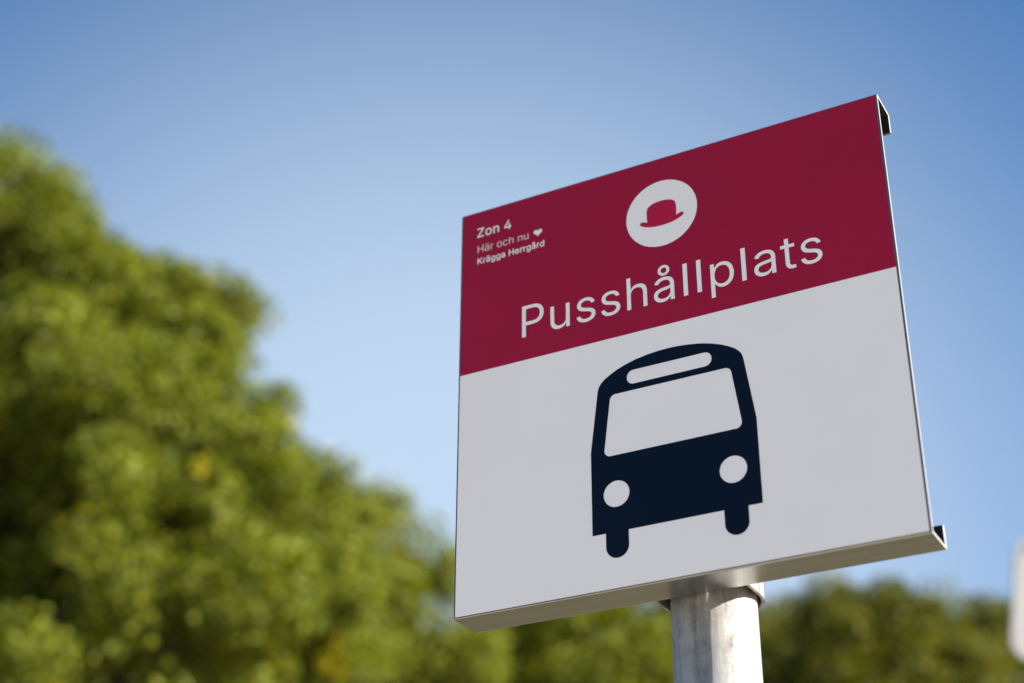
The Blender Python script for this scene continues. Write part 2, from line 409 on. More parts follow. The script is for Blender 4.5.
# letter outlines of the wording on the plate
TITLE = [[[123,3],[123,1014],[470,1014],[527,1012],[577,1004],[623,990],[664,972],[699,950],[730,923],[756,892],[776,858],[793,821],[805,781],[812,740],[814,695],[812,651],[805,610],[793,570],[776,532],[756,498],[730,467],[699,440],[664,417],[623,399],[577,385],[527,377],[470,374],[222,374],[222,482],[465,482],[503,484],[538,489],[569,497],[595,509],[619,525],[639,543],[655,563],[669,586],[679,611],[686,637],[691,666],[692,695],[691,725],[686,753],[679,780],[669,804],[655,827],[639,847],[619,864],[595,880],[568,892],[538,900],[502,905],[464,907],[246,907],[246,3]],[[1284,-7],[1247,-5],[1213,1],[1180,11],[1150,25],[1123,41],[1099,63],[1077,89],[1060,118],[1046,153],[1035,191],[1029,232],[1027,278],[1027,756],[1143,756],[1143,288],[1146,246],[1155,208],[1170,175],[1191,148],[1216,125],[1247,110],[1280,100],[1319,97],[1346,99],[1372,103],[1396,111],[1418,121],[1440,135],[1458,151],[1474,170],[1489,193],[1500,217],[1508,244],[1512,274],[1514,305],[1514,756],[1630,756],[1630,3],[1518,3],[1518,181],[1530,181],[1511,136],[1489,95],[1462,62],[1431,36],[1399,18],[1362,4],[1325,-4]],[[2133,-13],[2095,-12],[2060,-8],[2026,0],[1994,10],[1965,23],[1940,38],[1916,56],[1895,78],[1878,102],[1863,128],[1851,157],[1844,186],[1955,209],[1963,183],[1977,157],[1995,135],[2015,118],[2040,105],[2068,95],[2099,90],[2132,88],[2169,90],[2204,96],[2233,107],[2260,123],[2281,140],[2296,161],[2305,182],[2308,206],[2306,226],[2301,243],[2291,259],[2279,273],[2263,287],[2243,297],[2220,306],[2194,313],[2069,343],[2020,357],[1978,374],[1944,394],[1916,418],[1894,446],[1878,476],[1869,510],[1866,548],[1868,579],[1875,608],[1886,636],[1901,661],[1921,685],[1944,705],[1971,723],[2000,738],[2033,750],[2068,759],[2104,764],[2143,766],[2181,764],[2215,760],[2247,752],[2276,742],[2301,729],[2325,714],[2346,697],[2365,676],[2380,654],[2394,631],[2405,606],[2413,582],[2307,558],[2300,576],[2289,597],[2273,616],[2256,633],[2234,649],[2209,660],[2178,666],[2144,668],[2111,666],[2081,660],[2054,650],[2029,636],[2009,619],[1994,599],[1986,578],[1983,554],[1985,533],[1991,515],[2002,498],[2015,485],[2032,471],[2055,461],[2081,451],[2112,443],[2227,416],[2275,402],[2317,384],[2351,365],[2380,341],[2400,313],[2416,284],[2425,250],[2428,213],[2426,181],[2419,151],[2407,122],[2392,96],[2371,72],[2347,50],[2319,32],[2288,16],[2253,3],[2215,-6],[2176,-12]],[[2893,-13],[2855,-12],[2820,-8],[2786,0],[2754,10],[2725,23],[2700,38],[2676,56],[2655,78],[2638,102],[2623,128],[2611,157],[2604,186],[2715,209],[2723,183],[2736,157],[2754,135],[2775,118],[2800,105],[2828,95],[2859,90],[2892,88],[2929,90],[2964,96],[2993,107],[3020,123],[3041,140],[3056,161],[3065,182],[3068,206],[3066,226],[3061,243],[3051,259],[3039,273],[3023,287],[3003,297],[2980,306],[2954,313],[2828,343],[2780,357],[2738,374],[2704,394],[2675,418],[2654,446],[2638,476],[2629,510],[2626,548],[2628,579],[2635,608],[2646,636],[2661,661],[2681,685],[2704,705],[2731,723],[2760,738],[2793,750],[2828,759],[2864,764],[2903,766],[2941,764],[2975,760],[3007,752],[3036,742],[3061,729],[3085,714],[3106,697],[3125,676],[3140,654],[3154,631],[3165,606],[3173,582],[3067,558],[3060,576],[3049,597],[3033,616],[3016,633],[2994,649],[2969,660],[2938,666],[2904,668],[2871,666],[2841,660],[2814,650],[2789,636],[2769,619],[2754,599],[2746,578],[2743,554],[2745,533],[2751,515],[2761,498],[2775,485],[2792,471],[2815,461],[2841,451],[2872,443],[2987,416],[3035,402],[3077,384],[3111,365],[3140,341],[3160,313],[3176,284],[3185,250],[3188,213],[3186,181],[3179,151],[3167,122],[3152,96],[3131,72],[3107,50],[3079,32],[3048,16],[3013,3],[2975,-6],[2936,-12]],[[3513,453],[3513,3],[3397,3],[3397,1014],[3513,1014],[3513,578],[3498,578],[3516,622],[3538,662],[3565,696],[3595,722],[3628,741],[3664,755],[3702,763],[3744,766],[3781,764],[3815,758],[3848,748],[3878,734],[3905,717],[3929,695],[3950,669],[3967,641],[3982,607],[3992,568],[3998,527],[4000,481],[4000,3],[3884,3],[3884,470],[3881,512],[3872,550],[3858,583],[3837,611],[3812,632],[3781,649],[3748,658],[3709,661],[3682,660],[3656,655],[3632,648],[3610,638],[3588,624],[3570,608],[3553,589],[3539,566],[3528,542],[3520,516],[3515,485]],[[4459,-14],[4424,-12],[4391,-7],[4359,1],[4329,13],[4302,28],[4277,45],[4255,67],[4237,91],[4222,118],[4211,148],[4205,180],[4203,216],[4204,247],[4209,274],[4217,299],[4228,320],[4241,339],[4257,356],[4276,371],[4295,383],[4317,394],[4340,404],[4365,412],[4391,418],[4417,424],[4443,429],[4469,433],[4496,437],[4528,441],[4557,445],[4584,448],[4606,450],[4627,453],[4645,457],[4659,461],[4672,467],[4681,475],[4688,484],[4692,495],[4693,509],[4693,513],[4692,536],[4689,558],[4683,577],[4675,594],[4664,611],[4652,624],[4638,636],[4620,647],[4601,655],[4580,660],[4556,664],[4530,665],[4504,664],[4479,660],[4457,655],[4436,648],[4418,638],[4400,628],[4385,616],[4372,604],[4361,590],[4350,577],[4342,562],[4337,552],[4225,584],[4239,614],[4255,642],[4275,668],[4298,690],[4323,709],[4349,724],[4377,737],[4406,748],[4436,756],[4466,761],[4496,765],[4527,766],[4548,765],[4570,763],[4593,760],[4616,756],[4640,749],[4664,741],[4687,730],[4709,718],[4730,703],[4749,685],[4766,663],[4781,639],[4793,611],[4802,579],[4808,543],[4809,503],[4809,3],[4695,3],[4695,107],[4682,107],[4674,92],[4665,79],[4654,65],[4641,51],[4626,38],[4609,26],[4590,15],[4569,5],[4545,-3],[4518,-9],[4490,-13]],[[4480,88],[4513,89],[4544,94],[4571,103],[4596,114],[4619,130],[4638,146],[4654,164],[4669,185],[4679,207],[4687,229],[4692,253],[4693,276],[4691,384],[4683,377],[4677,374],[4668,370],[4657,367],[4644,364],[4631,360],[4617,357],[4602,355],[4586,352],[4570,350],[4555,347],[4540,345],[4490,339],[4469,336],[4447,332],[4426,326],[4407,320],[4388,313],[4371,304],[4357,292],[4344,281],[4333,266],[4326,250],[4321,230],[4320,210],[4321,191],[4325,173],[4331,157],[4341,142],[4352,130],[4365,119],[4381,109],[4398,101],[4416,95],[4437,91],[4458,89]],[[4517,811],[4494,813],[4472,817],[4450,825],[4429,835],[4411,846],[4394,861],[4379,877],[4366,895],[4356,914],[4348,935],[4344,956],[4342,979],[4344,1002],[4348,1023],[4356,1044],[4366,1063],[4379,1081],[4394,1097],[4411,1111],[4430,1123],[4450,1133],[4472,1140],[4494,1145],[4517,1146],[4541,1145],[4563,1140],[4585,1133],[4605,1123],[4624,1111],[4641,1097],[4656,1081],[4668,1063],[4679,1044],[4687,1023],[4691,1002],[4693,979],[4691,956],[4687,935],[4679,914],[4668,895],[4656,877],[4641,861],[4624,846],[4606,835],[4585,825],[4563,817],[4541,813]],[[4517,892],[4535,893],[4551,898],[4567,906],[4580,917],[4592,931],[4599,946],[4604,961],[4606,979],[4604,997],[4599,1013],[4592,1028],[4580,1041],[4567,1052],[4551,1061],[4535,1065],[4517,1067],[4500,1065],[4484,1061],[4469,1052],[4456,1041],[4444,1028],[4437,1013],[4432,997],[4430,979],[4432,961],[4437,946],[4444,931],[4456,917],[4469,906],[4484,898],[4500,893]],[[5078,0],[5078,1014],[5205,1014],[5205,0]],[[5478,0],[5478,1014],[5605,1014],[5605,0]],[[5872,-282],[5872,756],[5985,756],[5985,635],[6002,635],[6010,648],[6019,661],[6029,675],[6041,689],[6054,704],[6070,718],[6088,730],[6108,742],[6131,753],[6159,760],[6188,764],[6222,766],[6268,763],[6311,754],[6351,739],[6388,718],[6422,693],[6453,661],[6478,625],[6501,584],[6518,538],[6531,488],[6539,435],[6542,378],[6539,319],[6531,266],[6519,216],[6501,170],[6479,129],[6453,93],[6423,61],[6389,35],[6352,14],[6311,-1],[6269,-10],[6223,-13],[6190,-12],[6161,-7],[6134,0],[6110,11],[6090,23],[6072,35],[6056,49],[6042,64],[6030,80],[6019,94],[6010,107],[6002,120],[5988,120],[5988,-282]],[[6204,91],[6238,93],[6270,100],[6299,112],[6325,129],[6348,150],[6367,173],[6385,202],[6399,232],[6409,265],[6417,301],[6422,339],[6423,379],[6422,418],[6417,455],[6410,491],[6399,523],[6385,553],[6368,581],[6348,605],[6326,625],[6299,642],[6271,653],[6239,660],[6204,663],[6171,660],[6139,654],[6111,643],[6084,626],[6062,607],[6042,584],[6025,556],[6011,527],[6000,494],[5993,458],[5988,420],[5986,379],[5988,338],[5993,299],[6000,262],[6011,229],[6025,199],[6043,171],[6063,148],[6085,128],[6112,111],[6140,100],[6171,93]],[[6763,0],[6763,1014],[6890,1014],[6890,0]],[[7371,-14],[7336,-12],[7303,-7],[7271,1],[7241,13],[7214,28],[7189,45],[7167,67],[7149,91],[7134,118],[7124,148],[7117,180],[7115,216],[7116,247],[7121,274],[7129,299],[7140,320],[7153,339],[7169,356],[7188,371],[7207,383],[7229,394],[7253,404],[7277,412],[7303,418],[7329,424],[7355,429],[7381,433],[7408,437],[7440,441],[7469,445],[7496,448],[7519,450],[7539,453],[7557,457],[7571,461],[7584,467],[7593,475],[7600,484],[7604,495],[7605,509],[7605,513],[7604,536],[7601,558],[7595,577],[7587,594],[7576,611],[7564,624],[7550,636],[7532,647],[7513,655],[7492,660],[7468,664],[7442,665],[7416,664],[7391,660],[7369,655],[7349,648],[7330,638],[7312,628],[7297,616],[7284,604],[7273,590],[7262,577],[7254,562],[7249,552],[7137,584],[7151,614],[7167,642],[7187,668],[7210,690],[7235,709],[7261,724],[7289,737],[7318,748],[7348,756],[7378,761],[7408,765],[7439,766],[7460,765],[7482,763],[7505,760],[7528,756],[7552,749],[7576,741],[7599,730],[7621,718],[7642,703],[7661,685],[7678,663],[7693,639],[7705,611],[7714,579],[7720,543],[7721,503],[7721,3],[7607,3],[7607,107],[7594,107],[7586,92],[7577,79],[7566,65],[7553,51],[7538,38],[7521,26],[7502,15],[7481,5],[7457,-3],[7430,-9],[7402,-13]],[[7392,88],[7425,89],[7456,94],[7483,103],[7508,114],[7531,130],[7550,146],[7566,164],[7581,184],[7592,207],[7599,229],[7604,253],[7605,276],[7603,384],[7595,377],[7589,374],[7580,370],[7569,367],[7556,364],[7543,360],[7529,357],[7514,355],[7498,352],[7482,350],[7467,347],[7452,345],[7402,339],[7381,336],[7359,332],[7338,326],[7319,320],[7300,313],[7283,304],[7269,292],[7256,281],[7245,266],[7238,250],[7233,230],[7232,210],[7233,191],[7237,173],[7243,157],[7253,142],[7264,130],[7277,119],[7293,109],[7310,101],[7328,95],[7349,91],[7370,89]],[[8264,756],[8264,657],[7876,657],[7876,756]],[[7992,939],[8108,939],[8108,195],[8110,172],[8114,151],[8120,135],[8130,121],[8141,111],[8158,102],[8178,98],[8200,97],[8206,97],[8213,97],[8221,98],[8230,99],[8240,100],[8248,102],[8255,103],[8261,104],[8282,5],[8275,4],[8265,1],[8255,-1],[8243,-2],[8231,-4],[8220,-5],[8208,-5],[8196,-5],[8150,-2],[8110,8],[8075,23],[8046,45],[8023,73],[8006,105],[7996,143],[7992,186]],[[8708,-13],[8670,-12],[8635,-8],[8601,0],[8570,10],[8540,23],[8515,38],[8491,56],[8470,78],[8453,102],[8438,128],[8426,157],[8419,186],[8530,209],[8538,183],[8552,157],[8570,135],[8591,118],[8616,105],[8643,95],[8674,90],[8707,88],[8744,90],[8779,96],[8809,107],[8835,123],[8856,140],[8872,161],[8880,182],[8883,206],[8882,226],[8876,243],[8867,259],[8854,273],[8839,287],[8818,297],[8796,306],[8769,313],[8644,343],[8595,357],[8554,374],[8519,394],[8491,418],[8469,446],[8454,476],[8444,510],[8441,548],[8443,579],[8450,608],[8461,636],[8476,661],[8496,685],[8520,705],[8546,723],[8575,738],[8608,750],[8643,759],[8679,764],[8718,766],[8756,764],[8790,760],[8822,752],[8851,742],[8876,729],[8900,714],[8922,697],[8940,676],[8955,654],[8969,631],[8980,606],[8988,582],[8882,558],[8875,576],[8864,597],[8849,616],[8831,633],[8811,649],[8784,660],[8753,666],[8719,668],[8686,666],[8656,660],[8629,650],[8604,636],[8585,619],[8570,600],[8561,578],[8558,554],[8560,533],[8566,515],[8577,498],[8590,485],[8608,471],[8630,461],[8656,451],[8687,443],[8802,416],[8851,402],[8892,384],[8926,365],[8955,341],[8976,313],[8991,284],[9001,250],[9004,213],[9001,181],[8994,151],[8983,122],[8967,96],[8946,72],[8922,50],[8894,32],[8863,16],[8828,3],[8790,-6],[8751,-12]]]
ZONE = [[[62,-21],[62,100],[530,782],[551,812],[573,843],[595,874],[618,904],[641,934],[686,984],[725,889],[655,886],[614,884],[571,883],[529,883],[487,882],[446,882],[60,882],[60,1038],[814,1038],[814,916],[354,245],[332,213],[308,181],[285,148],[260,116],[236,85],[190,33],[151,129],[221,132],[262,133],[303,134],[345,135],[387,135],[428,135],[820,135],[820,-21]],[[1321,-37],[1251,-32],[1187,-15],[1129,15],[1078,55],[1035,104],[1000,161],[974,226],[959,297],[954,375],[959,454],[974,526],[1000,591],[1035,649],[1078,698],[1129,738],[1188,767],[1251,784],[1321,790],[1392,784],[1456,767],[1515,738],[1566,698],[1610,649],[1644,591],[1670,526],[1685,454],[1690,375],[1685,297],[1670,226],[1644,161],[1610,104],[1566,55],[1515,15],[1457,-15],[1391,-32]],[[1321,114],[1365,118],[1402,129],[1434,149],[1461,175],[1484,206],[1501,243],[1514,284],[1521,328],[1524,375],[1521,423],[1514,467],[1501,509],[1484,546],[1461,577],[1434,603],[1402,623],[1365,634],[1321,639],[1278,634],[1242,623],[1210,603],[1183,577],[1160,546],[1144,510],[1130,467],[1123,423],[1120,375],[1123,328],[1130,284],[1144,243],[1160,206],[1183,175],[1210,149],[1242,129],[1278,118]],[[2015,452],[2015,-21],[1851,-21],[1851,780],[2011,780],[2012,554],[1941,554],[1979,648],[2016,702],[2059,741],[2109,768],[2163,785],[2222,790],[2274,786],[2323,775],[2367,755],[2407,728],[2440,694],[2467,652],[2487,601],[2499,545],[2502,482],[2502,-21],[2338,-21],[2338,469],[2333,521],[2320,562],[2297,595],[2268,618],[2232,632],[2187,637],[2155,635],[2126,628],[2099,616],[2076,601],[2055,580],[2038,555],[2026,526],[2018,492]],[[3080,190],[3080,323],[3504,1038],[3673,1034],[3260,326],[3260,346],[3869,346],[3869,190]],[[3564,-21],[3564,242],[3564,292],[3564,656],[3729,656],[3729,-21]]]
SLOGAN = [[[133,13],[133,1004],[236,1004],[236,565],[798,565],[798,1004],[901,1004],[901,13],[798,13],[798,477],[236,477],[236,13]],[[1353,-4],[1309,-1],[1267,8],[1229,22],[1193,42],[1164,66],[1140,96],[1122,131],[1111,171],[1108,216],[1110,255],[1118,288],[1131,315],[1149,338],[1170,359],[1195,375],[1224,389],[1254,400],[1287,408],[1323,415],[1357,422],[1392,427],[1435,432],[1471,437],[1503,440],[1530,444],[1552,451],[1571,459],[1586,470],[1596,489],[1598,508],[1598,513],[1596,545],[1589,574],[1578,599],[1563,623],[1543,640],[1519,656],[1492,667],[1460,673],[1425,675],[1389,673],[1357,667],[1327,657],[1301,643],[1279,628],[1260,611],[1243,592],[1232,572],[1227,563],[1134,590],[1147,619],[1171,654],[1200,682],[1231,706],[1266,724],[1304,739],[1343,748],[1382,754],[1422,756],[1449,755],[1478,751],[1509,746],[1540,738],[1569,725],[1598,710],[1624,690],[1648,665],[1666,634],[1682,598],[1691,554],[1694,503],[1694,13],[1600,13],[1600,117],[1572,117],[1557,93],[1545,76],[1529,58],[1509,42],[1487,27],[1459,14],[1429,4],[1394,-2]],[[1375,78],[1420,81],[1460,91],[1496,106],[1526,127],[1552,151],[1572,179],[1586,211],[1595,243],[1598,275],[1593,396],[1571,385],[1562,381],[1549,376],[1533,373],[1514,368],[1494,365],[1473,361],[1453,358],[1432,355],[1383,349],[1353,344],[1326,338],[1298,329],[1272,319],[1250,304],[1231,288],[1216,266],[1207,240],[1204,210],[1207,183],[1214,158],[1228,136],[1244,118],[1264,104],[1288,92],[1315,84],[1344,79]],[[1556,899],[1538,901],[1523,907],[1508,918],[1497,933],[1491,948],[1488,966],[1491,984],[1497,999],[1508,1014],[1523,1025],[1538,1031],[1556,1034],[1574,1031],[1589,1025],[1604,1014],[1615,999],[1621,984],[1624,966],[1621,948],[1615,933],[1604,918],[1589,907],[1574,901]],[[1269,899],[1250,901],[1235,907],[1220,918],[1209,933],[1203,948],[1200,966],[1203,984],[1209,999],[1220,1014],[1235,1025],[1250,1031],[1269,1034],[1287,1031],[1302,1025],[1317,1014],[1328,999],[1334,984],[1336,966],[1334,948],[1328,933],[1317,918],[1302,907],[1287,901]],[[1930,13],[1930,746],[2023,746],[2023,629],[2051,629],[2072,671],[2094,699],[2124,723],[2159,742],[2196,753],[2238,757],[2247,756],[2259,756],[2271,756],[2286,755],[2286,661],[2296,659],[2287,660],[2273,662],[2258,663],[2242,664],[2226,664],[2190,662],[2156,654],[2124,640],[2096,622],[2072,601],[2053,574],[2038,544],[2029,510],[2027,474],[2027,13]],[[3121,-3],[3057,2],[2999,17],[2947,44],[2900,80],[2862,124],[2830,176],[2806,236],[2792,302],[2787,375],[2792,449],[2806,516],[2830,576],[2862,629],[2900,673],[2947,709],[2999,735],[3057,750],[3121,756],[3185,750],[3243,735],[3296,709],[3342,673],[3381,629],[3413,576],[3436,516],[3450,449],[3455,375],[3450,302],[3436,236],[3413,176],[3382,124],[3342,80],[3296,44],[3243,17],[3185,2]],[[3121,80],[3171,84],[3216,98],[3255,122],[3287,153],[3312,188],[3332,230],[3347,276],[3355,325],[3357,375],[3355,426],[3347,475],[3332,521],[3312,564],[3287,599],[3255,630],[3216,654],[3172,668],[3121,673],[3070,668],[3027,654],[2988,630],[2956,599],[2931,564],[2911,522],[2896,475],[2888,426],[2886,375],[2888,325],[2896,276],[2911,230],[2931,188],[2956,153],[2988,122],[3027,98],[3070,84]],[[3951,-3],[3887,2],[3830,17],[3777,44],[3731,80],[3691,124],[3660,176],[3636,236],[3622,302],[3618,375],[3622,449],[3636,516],[3660,576],[3692,629],[3731,673],[3777,709],[3830,735],[3887,750],[3951,756],[3986,754],[4021,749],[4052,742],[4083,731],[4112,718],[4139,701],[4163,682],[4185,660],[4206,636],[4223,610],[4236,581],[4242,563],[4151,540],[4148,548],[4138,567],[4128,585],[4115,603],[4100,618],[4084,631],[4066,644],[4046,654],[4024,662],[4002,668],[3977,672],[3951,673],[3901,668],[3857,654],[3819,630],[3787,600],[3761,564],[3741,522],[3727,475],[3719,426],[3716,375],[3719,325],[3727,276],[3741,230],[3761,188],[3787,152],[3819,122],[3857,98],[3901,84],[3951,80],[3977,81],[4003,84],[4026,91],[4047,99],[4068,110],[4086,122],[4102,136],[4117,153],[4130,170],[4142,189],[4150,209],[4153,219],[4245,196],[4239,177],[4226,147],[4208,120],[4188,96],[4166,73],[4142,54],[4115,36],[4085,22],[4054,11],[4021,3],[3987,-2]],[[4542,453],[4542,13],[4446,13],[4446,1004],[4542,1004],[4542,588],[4552,588],[4571,632],[4602,679],[4640,713],[4682,737],[4730,751],[4783,756],[4830,752],[4873,743],[4912,726],[4946,702],[4975,673],[4997,636],[5014,591],[5025,540],[5029,481],[5029,13],[4933,13],[4933,471],[4928,528],[4911,577],[4884,618],[4846,647],[4800,666],[4748,671],[4710,669],[4676,660],[4643,647],[4614,627],[4589,601],[4569,571],[4554,537],[4545,497]],[[5738,453],[5738,13],[5642,13],[5642,746],[5734,746],[5734,588],[5748,588],[5766,632],[5798,679],[5836,713],[5878,737],[5925,751],[5978,756],[6025,752],[6069,743],[6107,726],[6141,702],[6170,673],[6193,636],[6210,591],[6221,540],[6225,481],[6225,13],[6128,13],[6128,471],[6123,528],[6107,577],[6079,618],[6042,647],[5996,666],[5943,671],[5906,669],[5871,660],[5839,646],[5810,627],[5785,601],[5765,571],[5750,537],[5741,497]],[[6707,3],[6660,6],[6617,16],[6579,33],[6544,56],[6516,86],[6493,123],[6476,168],[6465,219],[6461,278],[6461,746],[6557,746],[6557,287],[6562,230],[6579,181],[6607,141],[6644,111],[6690,93],[6743,87],[6780,90],[6815,99],[6847,113],[6876,132],[6901,157],[6921,188],[6936,222],[6945,262],[6948,305],[6948,746],[7044,746],[7044,13],[6952,13],[6952,171],[6937,171],[6918,126],[6887,79],[6849,45],[6807,21],[6760,8]]]
